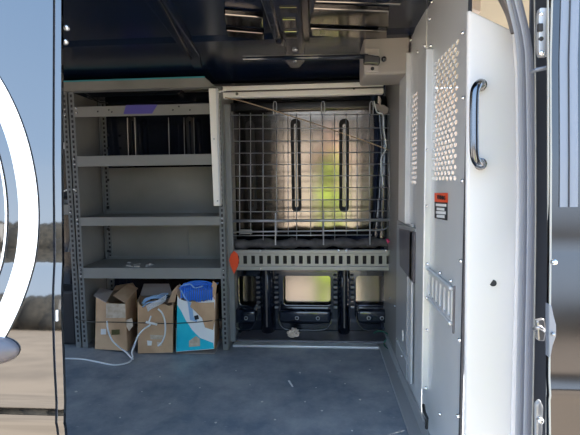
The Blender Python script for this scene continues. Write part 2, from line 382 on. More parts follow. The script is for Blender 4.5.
door_strip('door_edge', lambda z: e1(z)+.004, e2, DY, 'body', d1, .006, 0)
# white ring emblem
z_c = PD(20, 212, DY).z; x_r = PD(39, 212, DY).x; Ro = 259/F*.63; Ri = 238/F*.63; xc = x_r-Ro
def ring(name, Ro, Ri, a0, a1, n=90, parent=None, xc=xc, zc=z_c):
    v = []; f = []
    for i in range(n+1):
        a = a0+(a1-a0)*i/n
        for R, dy in ((Ro, .0015), (Ri, .0015)):
            x = xc+R*math.cos(a); z = zc+R*math.sin(a); v.append((x, door_y(z, DY)-dy, z))
    for i in range(n): f.append((2*i, 2*i+1, 2*i+3, 2*i+2))
    o = MB().add(v, f).build(name, 'decal', parent)
    s_ = o.modifiers.new('t', 'SOLIDIFY'); s_.thickness = .0008
    return o
ring('ring_emblem', Ro, Ri, -math.pi, math.pi, 220, d1)
ring('inner_ring_line', 225/F*.63, 223/F*.63, -math.pi, math.pi, 220, d1)
b = MB(); hp = PY(4, 352, DY-.07)
hpz = PD(4, 350, DY)
b.add([], [])
hb = bmesh.new(); bmesh.ops.create_uvsphere(hb, u_segments=20, v_segments=12, radius=1)
for v in hb.verts: v.co = Vector((hpz.x-.02+v.co.x*.045, hpz.y+v.co.y*.02, hpz.z+v.co.z*.022))
me = bpy.data.meshes.new('door_handle'); hb.to_mesh(me); hb.free(); link('door_handle', me, 'pad', d1, 0, True)
for x, y in ((66.5, 28), (65.5, 42)):
    p = PY(x, y, .67); MB().dome(p, (.3, -1, 0), .0045, .006).build('door_edge_screw', 'zinc', d1)
MB().tube([PD(57, 310, DY-.001), PD(57, 321, DY-.001)], .0016, 6).build('edge_clip', 'decal', d1)

# front door at the right, with frosted film strip
fx = lambda x: xedge([(x+1, -60), (x, 60), (x, 250), (x-1, 400), (x-1.5, 520)], .72)
f0 = fx(549)
d2 = struct(door_strip('door_2', f0, lambda z: f0(z)+.9, .72, 'body2', None, .006))
def fs(xa, xb, m, name, off, z1, z0): return door_strip(name, fx(xa), fx(xb), .72, m, d2, .002, off, z0, z1)
zst = PD(565, 207, .72).z
fs(559, 577, 'film', 'frosted_strip', .002, 1.25, zst); fs(567.2, 568.2, 'trim_black', 'strip_slit', .004, 1.25, zst)
fs(549, 550.6, 'cream', 'edge_seal', .003, 1.3, -.3)
def px_prism(pts, Y, th, name, m, parent, bevel=.002):
    b = MB(); b.prism([PY(x, y, Y) for x, y in pts], (0, th, 0)); return b.build(name, m, parent, bevel)
esc = px_prism([(549, 304), (552, 306), (554, 316), (556.5, 325), (556.5, 336), (553, 346), (551, 357), (549, 358)], .685, .012, 'latch_escutcheon', 'film', d2)
MB().dome(PY(553, 334, .683), (0, -1, 0), .003, .004).build('escutcheon_screw', 'steel', d2)
MB().dome(PY(554, 262, .70), (0, -1, 0), .005, .006).build('edge_screw', 'zinc', d2)
# pillar: painted flanges and seals, running up into the door arch
pil = struct(px_prism([(530, -20), (575, -20), (575, 480), (526, 480)], .90, .004, 'trim_3', 'jamb', None))
def band(pa, wd, Y, th, name, m):
    pa = [tuple(p) for p in spline([Vector((x, y, 0)) for x, y in pa], 6)]
    b = MB()
    for p, q in zip(pa, pa[1:]):
        pass
    L = [PY(p[0], p[1], Y) for p in pa]; R = [PY(p[0]+wd, p[1], Y) for p in pa]; n = len(L)
    v = L+R+[a+Vector((0, th, 0)) for a in L]+[a+Vector((0, th, 0)) for a in R]; f = []
    for i in range(n-1): f += [(i, i+1, n+i+1, n+i), (2*n+i, 3*n+i, 3*n+i+1, 2*n+i+1), (i, 2*n+i, 2*n+i+1, i+1), (n+i, n+i+1, 3*n+i+1, 3*n+i)]
    b.add(v, f); return b.build(name, m, pil, .003, True)
arch = lambda dx: [(500+dx, -25), (509+dx, 10), (515.5+dx, 40), (518+dx, 75), (519.5+dx, 200), (517.5+dx, 330), (514.5+dx, 480)]
band([(492, -25), (501, -5), (509, 12), (514.5, 31)], 3.5, .90, .02, 'arch_seal', 'rail_dark')
band(arch(0), 5, .895, .003, 'door_seal', 'seal_l')
band(arch(4.5), 4, .89, .003, 'door_seal', 'seal')
band(arch(8), 4.5, .885, .003, 'pillar_flange', 'seal_l')
band(arch(12), 4, .88, .003, 'pillar_flange', 'seal')
band([(534, -25), (535, 60), (535.5, 200), (534, 330), (531, 480)], 1.2, .875, .004, 'pillar_edge', 'cream')
band([(547.5, -25), (547.8, 60), (548, 200), (547.5, 330), (545.5, 480)], 1.6, .74, .004, 'pillar_edge', 'cream')
lp = plate('latch_plate', rrect(0, 1, 0, 1, .2), [], .01, lambda u, v, w: PY(536+u*10, 58-v*48, .785)+Vector((0, -w, 0)), 'alu_dark', pil, .002)
px_prism([(538.5, 23), (543.5, 23), (543.5, 31), (538.5, 31)], .772, .006, 'latch_slot', 'hole', lp, .001)
MB().dome(PY(541, 39, .776), (0, -1, 0), .0045, .002).build('latch_hole', 'hole', lp)
MB().dome(PY(541, 14, .776), (0, -1, 0), .004, .004).build('latch_screw', 'zinc', lp)
MB().dome(PY(541.5, 53, .776), (0, -1, 0), .005, .004).build('latch_screw', 'zinc', lp)
px_prism([(535, 68), (553, 64), (553, 67), (535, 71)], .77, .02, 'film_edge', 'film', pil)
st = px_prism([(537, 321), (545, 319), (547, 330), (545, 342), (538, 341)], .775, .012, 'door_striker', 'steel', pil, .003)
MB().tube([PY(533, 329, .765), PY(540, 327, .755), PY(545, 331, .765)], .0035, 8).build('striker_loop', 'steel', st, 0, True)
px_prism([(536, 405), (541, 400), (544, 408), (543, 440), (536, 440)], .775, .01, 'lower_catch', 'alu_dark', pil, .004)
MB().dome(PY(540, 420, .773), (0, -1, 0), .006, .008).build('catch_screw', 'zinc', pil)

# ================================================================== PARTITION (bulkhead)
XB = .340
part = thing('cab_partition', 'bare aluminium partition between cargo bay and cab with perforated windows', 'partition', (XB, 1.6, 0))
def YB(x): return PX(x, 181, XB).y
def bpl(w): return lambda u, v, q: Vector((XB-q+w, u, v))
yN, yP2a, yP2b, yPa, yF = YB(466), YB(431.5), YB(423), YB(409), 2.345
TOPZ = ROOF+.018
def perf(name, y0, y1, z0, z1, ytotal, ztotal, nc, nr, xoff):
    """sheet with staggered rows of real hexagonal holes inside a plain margin"""
    b = MB(); cw = (y1-y0)/nc; ch = (z1-z0)/nr; x = XB+xoff
    Y0, Y1 = ytotal; Z0, Z1 = ztotal
    for a in ((Y0, Y1, Z0, z0), (Y0, Y1, z1, Z1), (Y0, y0, z0, z1), (y1, Y1, z0, z1)):
        b.add([(x, a[0], a[2]), (x, a[1], a[2]), (x, a[1], a[3]), (x, a[0], a[3])], [(0, 1, 2, 3)])
    for r in range(nr):
        st_ = (r % 2)*cw/2; n = nc-(r % 2); za = z0+r*ch; zb = za+ch
        if r % 2:
            for ya, yb in ((y0, y0+cw/2), (y1-cw/2, y1)): b.add([(x, ya, za), (x, yb, za), (x, yb, zb), (x, ya, zb)], [(0, 1, 2, 3)])
        for c in range(n):
            ya = y0+st_+c*cw; cy = ya+cw/2; cz = za+ch/2
            o8 = [(ya+cw, cz), (ya+cw, zb), (cy, zb), (ya, zb), (ya, cz), (ya, za), (cy, za), (ya+cw, za)]
            i8 = [(cy+cw*.41*math.cos(k*math.pi/4), cz+ch*.44*math.sin(k*math.pi/4)) for k in range(8)]
            b.add([(x, p, q) for p, q in o8]+[(x, p, q) for p, q in i8], [(k, (k+1) % 8, 8+(k+1) % 8, 8+k) for k in range(8)])
    o = b.build(name, 'alu_panel', part); s_ = o.modifiers.new('t', 'SOLIDIFY'); s_.thickness = .002; s_.offset = 0
    return o
zT = PX(445, 52, XB).z; zBm = PX(445, 181, XB).z
perf('perforated_panel', YB(457), YB(432.5), zBm, PX(457, 40, XB).z, (yN, yP2a), (0.005, TOPZ), 7, 25, 0)
perf('perforated_panel', YB(419.5), YB(410.5), PX(415, 185, XB).z, PX(415, 92, XB).z, (yP2b, yPa), (0.005, TOPZ), 5, 19, .004)
MB().box(XB, XB+.02, YB(402), yF, .005, TOPZ).build('far_panel', 'alu_far', part, .004)
MB().box(XB-.022, XB+.006, yP2a, yP2b, PX(427, 400, XB-.02).z, PX(427, 48, XB-.02).z).build('hinge_post', 'alu', part, .004)
MB().box(XB-.015, XB+.008, yPa, YB(402), PX(405, 222, XB).z, PX(405, 60, XB).z).build('hinge_post', 'alu', part, .004)
for a_, b_ in ((yP2a, yP2b), (yPa, YB(402))): MB().box(XB+.006, XB+.009, b_ if b_ < a_ else a_, a_ if b_ < a_ else b_, .005, TOPZ).build('backing_strip', 'alu_panel', part)
# lower sheets
MB().box(XB-.004, XB+.004, yPa-.002, YB(398), .03, PX(405, 224, XB).z).build('lower_door_sheet', 'alu_dark', part, .003)
MB().box(XB-.012, XB-.004, YB(416), YB(413.5), .1, PX(415, 224, XB).z).build('sheet_edge', 'alu', part, .002)
MB().box(XB-.05, XB+.01, yN, 2.2, 0.001, .012).build('floor_angle', 'alu_dark', part, .003)
MB().box(XB-.008, XB+.002, yN, 2.2, 0.001, .06).build('floor_angle', 'alu_dark', part, .003)
b = MB(); b.prism([PX(399, 227, XB-.012), PX(414, 231, XB-.012), PX(413, 284, XB-.012), PX(399.5, 266, XB-.012)], (.010, 0, 0)); b.build('dark_pad', 'pad', part, .004)
b = MB(); b.prism([PX(397.5, 224, XB-.016), PX(415, 228, XB-.016), PX(415, 232, XB-.016), PX(397.5, 228, XB-.016)], (.014, 0, 0)); b.build('pad_cap', 'alu_dark', part, .003)
MB().box(XB-.012, XB, YB(413), YB(400), PX(402, 345, XB).z-.01, PX(402, 345, XB).z).build('sheet_edge', 'alu', part, .002)
MB().tube([PX(403, 330, XB-.01), PX(403, 341, XB-.01)], .004, 8).build('latch_pin', 'alu', part)
MB().box(XB-.003, XB+.004, yN-.004, yN+.006, .0, TOPZ).build('edge_flange', 'trim_black', part, .002)
# slotted rail on the near sheet
yr0, yr1 = YB(457), YB(422.5); zr1 = PX(440, 275, XB).z; zr0 = PX(440, 310, XB).z
n = 9; cw = (yr1-yr0)/n
plate('slotted_rail', [(yr0, zr0+.010), (yr1, zr0+.010), (yr1, zr1-.010), (yr0, zr1-.010)],
      [rrect(yr0+cw*(i+.28), yr0+cw*(i+.72), zr0+.018, zr1-.018, .003, 3) for i in range(n)], .006, bpl(-.002), 'alu', part, .001)
MB().box(XB-.014, XB-.001, yr0, yr1, zr1-.010, zr1).build('rail_flange', 'alu', part, .004)
MB().box(XB-.014, XB-.001, yr0, yr1, zr0, zr0+.010).build('rail_flange', 'alu', part, .004)
MB().box(XB-.006, XB-.001, yr0-.010, yr0-.004, zr0-.02, zr1+.005).build('rail_end_bracket', 'pad', part, .003)
MB().tube([PX(423.5, 405, XB-.02), PX(424.5, 412, XB-.024), PX(427, 418, XB-.026), PX(426.5, 428, XB-.02)], .005, 8).build('floor_latch', 'hole', part, 0, True)
for x, y in ((463, 33), (463.5, 98), (462.5, 181), (461, 261), (459.5, 340), (458, 416), (430, 19), (425, 46), (431, 46), (411, 40), (418, 52), (440, 414), (426, 388), (427.6, 264), (440, 273), (451, 281), (426.8, 298), (439, 311), (450.5, 324), (432, 2), (399, 73), (404, 79), (395, 83)):
    MB().dome(PX(x, y, XB-.006 if x > 431 or x < 423 else XB-.026), (-1, 0, 0), .0055, .005, 9).build('bolt', 'zinc', part, 0, True)
for x, y in ((390, 298), (395, 306), (397, 340), (402, 356), (398, 372), (427, 330), (427, 206), (427, 150)):
    MB().dome(PX(x, y, XB-.012 if x < 420 else XB-.025), (-1, 0, 0), .0045, .004, 8).build('bolt', 'zinc', part, 0, True)
# warning label
def lab(x0, x1, ys, m, name, parent=None, off=.0):
    (ya0, ya1), (yb0, yb1) = ys
    b = MB(); b.prism([PX(x0, ya0, XB-.003-off), PX(x1, yb0, XB-.003-off), PX(x1, yb1, XB-.003-off), PX(x0, ya1, XB-.003-off)], (.001, 0, 0)); return b.build(name, m, part if parent is None else parent)
lb = lab(434.5, 447, ((193, 218), (193, 220.5)), 'ink', 'warning_label'); lb['label'] = 'orange and black warning sticker'
lab(434.5, 447.3, ((193, 202), (193, 202.5)), 'orange', 'label_header', lb, .0006)
for k, (a, c, x0, x1) in enumerate(((203.6, 206, 435.8, 446.2), (207.6, 210, 436.6, 444.2), (211, 213.6, 435.8, 445.6), (214.6, 217.4, 436.6, 444.4))):
    lab(x0, x1, ((a, c), (a+.5, c+.8)), 'paper', 'label_text_line', lb, .0006)
def text(name, s, size, mloc, m, parent, ext=.0004):
    cu = bpy.data.curves.new(name, 'FONT'); cu.body = s; cu.size = size; cu.extrude = ext; cu.align_x = 'CENTER'; cu.align_y = 'CENTER'
    t = bpy.data.objects.new('tmp', cu); C.objects.link(t); me = bpy.data.meshes.new_from_object(t.evaluated_get(bpy.context.evaluated_depsgraph_get()))
    bpy.data.objects.remove(t); me.transform(mloc); me.materials.clear(); return link(name, me, m, parent)
pl = PX(441, 197.7, XB-.0046); Rm = Matrix(((0, 0, -1, pl.x), (-1, 0, 0, pl.y), (0, 1, 0, pl.z), (0, 0, 0, 1)))
text('label_word', 'WARNING', .017, Rm, 'ink', lb)
# wing panel facing the door opening, steel grab handle, plug
YN = .955
wp = thing('wing_panel', 'white wing panel with a steel grab handle beside the door pillar', 'panel', (.38, YN, 0))
pts = [(468.3, 8.5), (518, 32), (521, 75), (523, 200), (520, 340), (516.5, 470), (465.5, 470), (467, 200)]
b = MB(); b.prism([PY(x, y, YN) for x, y in pts], (0, .018, 0)); b.build('wing_sheet', 'white', wp, .007, True, 3)
pts = [(513, 31), (518.5, 33), (521.5, 75), (523.5, 200), (520.5, 340), (516, 470), (510, 470), (514, 340), (517.5, 200), (516, 75)]
b = MB(); b.prism([PY(x, y, YN-.008) for x, y in pts], (0, .008, 0)); b.build('wing_edge_fold', 'white', wp, .003, True)
hx = 475.5
pts = spline([PY(481, 84, YN), PY(480.5, 83, YN-.03), PY(477, 86, YN-.048), PY(474.5, 95, YN-.052), PY(474, 125, YN-.052), PY(474.5, 153, YN-.052), PY(477, 162, YN-.048), PY(481, 165, YN-.03), PY(481, 164, YN)], 5)
MB().tube(pts, .0088, 14).build('grab_handle', 'chrome', wp, 0, True)
for y in (85, 164): MB().tube([PY(480.5, y, YN-.001), PY(480.5, y, YN-.008)], .013, 14).build('handle_foot', 'chrome', wp, .002)
MB().tube([PY(493, 283, YN-.0015), PY(493, 283, YN-.001)], .0075, 14).build('panel_hole', 'hole', wp)
# cab items seen over the wing panel
px_prism([(474, -20), (482, -20), (481, 12), (473, 9)], 1.10, .03, 'belt_pillar', 'tan_wall', cabw)

# ================================================================== SHELVING
YF = 2.10; YBK = 2.375
def zf(y, x=150, Y=YF): return PY(x, y, Y).z
sx0 = PY(78, 200, YF).x-.022; sx1 = PY(226, 250, YF).x
def shelving(root, x0, x1, shelves, backs, posts=True, side_l=True, side_r=True, topz=1.33, topx=None):
    pw = .030
    def post(x, y, dirx, diry, nm='post'):
        b = MB(); t = .002
        b.box(min(x, x+dirx*pw), max(x, x+dirx*pw), y-(0 if diry > 0 else t), y+(t if diry > 0 else 0), .002, topz-.035)
        b.box(x-(t if dirx < 0 else 0), x+(t if dirx > 0 else 0), min(y, y+diry*pw), max(y, y+diry*pw), .002, topz-.035)
        o = b.build(nm, 'shelf_post', root)
        h = MB(); k = 0; z = .04
        yy = y-(.0015 if diry > 0 else -.0015) if diry > 0 else y-.0035
        while z < topz-.06:
            cx = x+dirx*pw*.52; h.add([(cx-.005, yy, z-.007), (cx+.005, yy, z-.007), (cx+.005, yy, z+.007), (cx-.005, yy, z+.007)], [(0, 1, 2, 3)]); z += .0254
        ho = h.build('post_holes', 'hole', o); s_ = ho.modifiers.new('t', 'SOLIDIFY'); s_.thickness = .001
        return o
    post(x0, YF, 1, 1); post(x1, YF, -1, 1); post(x0+.022, YBK, 1, -1); post(x1-.004, YBK, -1, -1)
    if side_l: MB().box(x0+.003, x0+.006, YF+.004, YBK-.004, .005, topz-.04).build('side_panel', 'shelf', root)
    if side_r: MB().box(x1-.0025, x1+.001, YF+.004, YBK-.004, .005, topz-.04).build('side_panel', 'shelf', root)
    for zt, zb in shelves:
        b = MB(); b.box(x0+.030, x1-.030, YF-.001, YF+.0015, zb, zt); b.box(x0+.008, x1-.008, YF+.0025, YBK-.006, zt-.004, zt-.001); b.box(x0+.03, x1-.03, YF+.0015, YF+.015, zb, zb+.002)
        b.box(x0+.03, x1-.03, YBK-.008, YBK-.006, zt-.001, zt+.015)
        s = b.build('shelf', 'shelf_lip', root)
        for xx in (x0+.016, x1-.016):
            for zz in (zt-.012, zb+.012): MB().dome((xx, YF-.002, zz), (0, -1, 0), .0045, .004, 8).build('shelf_bolt', 'zinc', s)
    for zt, zb in backs: MB().box(x0+.01, x1-.01, YBK, YBK+.002, zb, zt).build('back_panel', 'shelf', root)
unit = thing('shelving_unit', 'tall grey steel shelving unit holding three cardboard boxes at its foot', 'shelving', ((sx0+sx1)/2, 2.2, 0))
TOP = zf(81)
SH = [(zf(155), zf(165.5)), (zf(217), zf(225.5)), (zf(268), zf(278.5))]
shelving(unit, sx0, sx1, SH, [(zf(167.5, Y=YBK), zf(262, Y=YBK)+.0)], topz=TOP)
# top shelf with its teal edge and sloping right end
b = MB(); pz = zf(90); xr = PY(207, 82, YF).x; xr2 = PY(217, 90, YF).x
b.prism([(-2.0, YF-.035, TOP), (xr, YF-.035, TOP), (xr2, YF-.035, pz), (-2.0, YF-.035, pz)], (0, .003, 0))
b.prism([(-2.0, YF-.032, TOP), (xr, YF-.032, TOP), (xr, YBK, TOP), (-2.0, YBK, TOP)], (0, 0, -.003))
b.prism([(-2.0, YF-.032, pz), (xr2, YF-.032, pz), (xr2, YF+.02, pz), (-2.0, YF+.02, pz)], (0, 0, .002))
tp = tag(b.build('top_shelf', 'shelf'), 'long grey top shelf with teal edge lying across the shelving posts', 'shelf')
MB().box(-2.0, xr-.001, YF-.037, YF-.034, TOP-.001, TOP+.006).build('teal_edge', 'teal', tp)
# cross brace with holes and purple tape
zb0, zb1 = zf(115.5), zf(105)
br = MB().box(sx0+.028, sx1-.028, YF-.002, YF+.001, zb0, zb1).build('front_brace', 'shelf', unit)
MB().box(sx0+.028, sx1-.028, YF, YF+.2, zb1-.003, zb1).build('brace_tray', 'shelf', unit)
for x, y in ((98, 111.5), (109, 110), (112, 112), (173, 110), (179, 106.5), (190, 110)): MB().tube([PY(x, y, YF-.003), PY(x, y, YF-.002)], .0045, 8).build('brace_hole', 'hole', br)
b = MB(); b.prism([PY(x, y, YF-.004) for x, y in ((126, 105), (157.5, 104.5), (152, 113.5), (123.5, 114))], (0, .0015, 0)); b.build('purple_mark', 'purple', br)
for x, y in ((76.7, 108.2), (76.7, 112.8), (91, 99), (97, 101), (88, 97)): MB().dome(PY(x, y, YF-.003 if x < 80 else 2.2), (0, -1, 0), .005, .005, 8).build('bolt', 'zinc', unit)
MB().tube(spline([PY(66, 93, 2.12), PY(80, 91, 2.12), (PY(90, 96, 2.15)), PY(99, 102, 2.2), PY(108, 103, 2.25)], 5), .003, 6).build('wire_lead', 'cable_black', unit, 0, True)
for y in (135, 148, 180, 207, 229, 251):
    MB().dome(PY(108, y, YBK-.006), (0, -1, 0), .008, .006, 8).build('rear_post_clip', 'hole', unit)
MB().box(PY(188, 235, YBK).x, PY(188, 235, YBK).x+.003, YBK-.003, YBK, zf(255, Y=YBK), zf(228, Y=YBK)).build('back_seam', 'shelf_post', unit)
# neighbour unit
nx1 = sx0-.004
nb = thing('shelving_unit', 'second grey shelving unit half hidden behind the open van door', 'shelving', (nx1-.4, 2.2, 0))
shelving(nb, nx1-.75, nx1, [(zb1, zb0), (zf(204), zf(214))], [], topz=TOP)
MB().box(nx1-.05, nx1-.045, YF+.02, YF+.022, .3, .8)
MB().prism([(nx1-.03, 2.2, .77), (nx1-.02, 2.2, .77), (nx1-.10, 2.2, .50), (nx1-.11, 2.2, .50)], (0, .003, 0)).build('diagonal_brace', 'shelf_post', nb)
px_prism([(50, 141), (69, 143), (69, 149), (50, 148)], 2.16, .05, 'shelf_sign', 'paper', nb)
# objects on the neighbour
tag(MB().box(nx1-.42, nx1-.04, 2.13, 2.29, .003, .30).build('storage_case', 'ink', None, .015), 'black case standing on the deck under the half-hidden shelving', 'case')
o = MB().tube(spline([PY(64, 191, 2.14), PY(70, 189, 2.12), PY(74, 189.5, 2.10), PY(76, 191, 2.09)], 4)+[], .004, 7).build('cable_tie', 'paper', None, 0, True)
tag(o, 'white cable tie looped round the left shelving post', 'cable tie')
# scraps on the lower shelf
k = 0
for i in range(16):
    x = random.uniform(128, 153); y = random.uniform(262.5, 267.2); p = PZ(x, y, SH[2][0]); s = random.uniform(.004, .011)
    o = MB().box(p.x-s, p.x+s, p.y-s*.6, p.y+s*.6, p.z+.0005, p.z+.0005+s*.5).build('packing_scrap', 'debris', None, .001)
    o['kind'] = 'part'; del o['kind']
    tag(o, 'small pale scrap lying on the lower shelf above the boxes', 'scrap', 'scraps on the lower shelf')
# ================================================================== BOXES OF CABLE
def quad_sheet(mb, a, b_, c, d, t=.003):
    a, b_, c, d = map(Vector, (a, b_, c, d)); n = (b_-a).cross(d-a).normalized()*t; mb.prism([a, b_, c, d], n)
BY = 2.045
def pxy(x, y, Y): return PY(x, y, Y)
def ground(x, Y): return (PY(x, 350, Y).x, Y, .002)
# box A : leaning, open, torn notch
A = thing('cardboard_box', 'brown open cardboard box at the left with a torn notch and white square sticker', 'box', ground(115, 2.15), 'cardboard boxes under the shelves')
mb = MB(); f0 = [pxy(95, 349, BY+.03), pxy(127, 351, BY), pxy(125, 311, BY), pxy(120.5, 307, BY+.005), pxy(113, 306, BY+.01), pxy(107, 302, BY+.02), pxy(96, 296, BY+.04)]
mb.prism(f0, (0, .004, 0)); 
mb.build('front_wall', 'card', A)
mb = MB(); quad_sheet(mb, pxy(127, 351, BY), pxy(137, 349, BY+.22), pxy(136, 290, BY+.22), pxy(125, 302, BY)); mb.build('right_wall', 'card', A)
mb = MB(); quad_sheet(mb, pxy(95, 349, BY+.03), pxy(97, 347, BY+.23), pxy(99, 290, BY+.23), pxy(96, 296, BY+.04)); mb.build('left_wall', 'card_in', A)
mb = MB(); quad_sheet(mb, pxy(97, 347, BY+.235), pxy(137, 348, BY+.225), pxy(136, 289, BY+.225), pxy(98, 291, BY+.235)); mb.build('back_wall', 'card_in', A)
mb = MB(); quad_sheet(mb, pxy(93.5, 296, BY+.03), pxy(106, 303, BY+.005), pxy(113, 291, BY+.13), pxy(100, 288, BY+.15)); mb.build('front_flap', 'card_grey', A)
mb = MB(); quad_sheet(mb, pxy(125, 303, BY), pxy(138, 288.5, BY+.2), pxy(128, 284, BY+.2), pxy(113, 296, BY+.06)); mb.build('side_flap', 'card', A)
mb = MB(); quad_sheet(mb, pxy(113, 291, BY+.21), pxy(137, 289, BY+.21), pxy(133, 283, BY+.24), pxy(116, 286, BY+.24)); mb.build('back_flap', 'card', A)
mb = MB(); mb.prism([pxy(x, y, BY-.003) for x, y in ((106, 303.5), (125, 304), (125.5, 318), (106, 318))], (0, .003, 0)); mb.build('torn_print', 'tape', A)
mb = MB(); mb.prism([pxy(x, y, BY-.002+.012) for x, y in ((100.8, 329), (106, 329), (106, 334.5), (100.8, 334.5))], (0, .0015, 0)); mb.build('white_sticker', 'paper', A)
mb = MB(); mb.prism([pxy(x, y, BY-.0025) for x, y in ((111.5, 330), (119.5, 329.5), (119.5, 334.5), (111.5, 335))], (0, .0015, 0)); mb.build('dark_label', 'olive', A)
mb = MB(); mb.prism([pxy(x, y, BY-.002) for x, y in ((126.5, 320), (132, 318), (133, 326), (129, 331), (126.5, 327))], (0, .0015, 0)); mb.build('tape_patch', 'tape', A)
# box B
B = thing('cardboard_box', 'brown cardboard box in the middle with grey rear flap and wires spilling over', 'box', ground(155, 2.15), 'cardboard boxes under the shelves')
BB = BY-.01
mb = MB(); mb.prism([pxy(x, y, BB) for x, y in ((138, 353.5), (172, 352.5), (172.5, 305), (168, 306), (164, 304), (146, 306), (143, 308), (137.5, 302))], (0, .004, 0)); mb.build('front_wall', 'card', B)
mb = MB(); quad_sheet(mb, pxy(172, 352.5, BB), pxy(175, 348, BB+.22), pxy(174.5, 296, BB+.22), pxy(172.5, 302, BB)); mb.build('right_wall', 'card', B)
mb = MB(); quad_sheet(mb, pxy(138, 353.5, BB), pxy(141, 348, BB+.22), pxy(141, 293, BB+.22), pxy(137.5, 300, BB)); mb.build('left_wall', 'card_in', B)
mb = MB(); quad_sheet(mb, pxy(141, 348, BB+.22), pxy(175, 348, BB+.22), pxy(173.5, 294, BB+.22), pxy(141, 294, BB+.22)); mb.build('back_wall', 'card_in', B)
mb = MB(); quad_sheet(mb, pxy(140, 296, BB+.17), pxy(173, 296, BB+.17), pxy(169, 284, BB+.24), pxy(144, 284, BB+.24)); mb.build('back_flap', 'card_grey', B)
mb = MB(); quad_sheet(mb, pxy(168, 303, BB+.01), pxy(175, 302, BB+.01), pxy(178.5, 285, BB+.05), pxy(172, 292, BB+.06)); mb.build('side_flap', 'card', B)
for x, y, w, h, m_ in ((147, 343, 5, 5, 'paper'), (150, 337, 13, 4.5, 'tape'), (157, 344, 5, 4, 'tape')):
    mb = MB(); mb.prism([pxy(a, c, BB-.002-(.001 if m_ == 'paper' else 0)) for a, c in ((x, y-h/2), (x+w, y-h/2+.6), (x+w-.5, y+h/2), (x+.5, y+h/2))], (0, .001, 0)); mb.build('torn_label', m_, B)
# box C : white and cyan printed carton with a torn brown flap
Cc = thing('cardboard_box', 'white and cyan printed carton at the right overflowing with blue cable', 'box', ground(195, 2.15), 'cardboard boxes under the shelves')
mb = MB(); mb.prism([pxy(x, y, BY) for x, y in ((176, 352), (214, 349), (215, 296), (206, 301), (190, 302), (181, 300), (177.5, 294))], (0, .004, 0)); mb.build('front_wall', 'cwhite', Cc)
def pr_(pts, m_, nm, dy, d2_=.0012):
    mb = MB(); mb.prism([pxy(x, y, BY-dy) for x, y in pts], (0, d2_, 0)); return mb.build(nm, m_, Cc)
pr_([(176.3, 351.5), (214, 348.5), (213, 343), (200, 338), (192, 330), (186, 321), (181, 311), (177.2, 305)], 'cyan', 'cyan_print', .0015)
pr_([(187.5, 302), (191, 302.5), (193, 312), (193.5, 317), (197.5, 319), (197, 322), (190, 320), (189, 312)], 'cable_lblue', 'blue_print_line', .0015)
pr_([(194, 316), (198, 315), (199, 319), (195, 320)], 'ink', 'ink_spot', .003)
pr_([(189, 341), (196, 336), (200, 339), (200, 346), (189, 347)], 'tape', 'tape_patch', .003)
mb = MB(); quad_sheet(mb, pxy(214, 349, BY), pxy(219, 346, BY+.22), pxy(218, 292, BY+.22), pxy(215, 296, BY)); mb.build('right_wall', 'card', Cc)
mb = MB(); quad_sheet(mb, pxy(176, 352, BY), pxy(180, 348, BY+.22), pxy(180, 290, BY+.22), pxy(177.5, 294, BY)); mb.build('left_wall', 'card', Cc)
mb = MB(); quad_sheet(mb, pxy(180, 348, BY+.22), pxy(218, 347, BY+.22), pxy(216, 284, BY+.22), pxy(181, 286, BY+.22)); mb.build('back_wall', 'card_in', Cc)
mb = MB(); mb.prism([pxy(x, y, BY-.008) for x, y in ((192, 300.5), (199, 303), (214, 302.5), (215, 318), (213, 330), (205, 327.5), (202, 318), (193, 309), (190, 307))], (0, .003, 0)); mb.build('torn_flap', 'card', Cc)
mb = MB(); quad_sheet(mb, pxy(176, 293, BY+.0), pxy(179.5, 299, BY-.005), pxy(183, 289, BY+.05), pxy(179.5, 284, BY+.07)); mb.build('side_flap', 'card', Cc)
mb = MB(); quad_sheet(mb, pxy(214.5, 300, BY-.004), pxy(216.8, 284, BY+.03), pxy(213, 281, BY+.03), pxy(210.5, 290, BY-.0)); mb.build('side_flap', 'card', Cc)
mb = MB(); mb.box(pxy(176, 352, BY).x, pxy(214, 349, BY).x, BY, BY+.2, .003, .006); mb.build('base_wall', 'card_grey', Cc)
# cable bundles
def bundle(name, c0, rx, rz, dy, n, r, m, arc=(0, 2*math.pi), jit=.012, tiltv=.0):
    mb = MB()
    for i in range(n):
        ox = random.uniform(-jit, jit); oz = random.uniform(-jit, jit); oy = random.uniform(-dy, dy); q = random.uniform(.72, 1.05); ph = random.uniform(0, 6); pts = []
        for k in range(25):
            a = arc[0]+(arc[1]-arc[0])*k/24
            pts.append(Vector((c0.x+ox+rx*q*math.cos(a)+.004*math.sin(3*a+ph), c0.y+oy+.02*math.sin(a+ph)+tiltv*math.sin(a), c0.z+oz+rz*q*math.sin(a)+.003*math.cos(4*a+ph))))
        mb.tube(pts, r, 6)
    return mb.build(name, m, None, 0, True)
bc = pxy(196, 294, BY+.07)
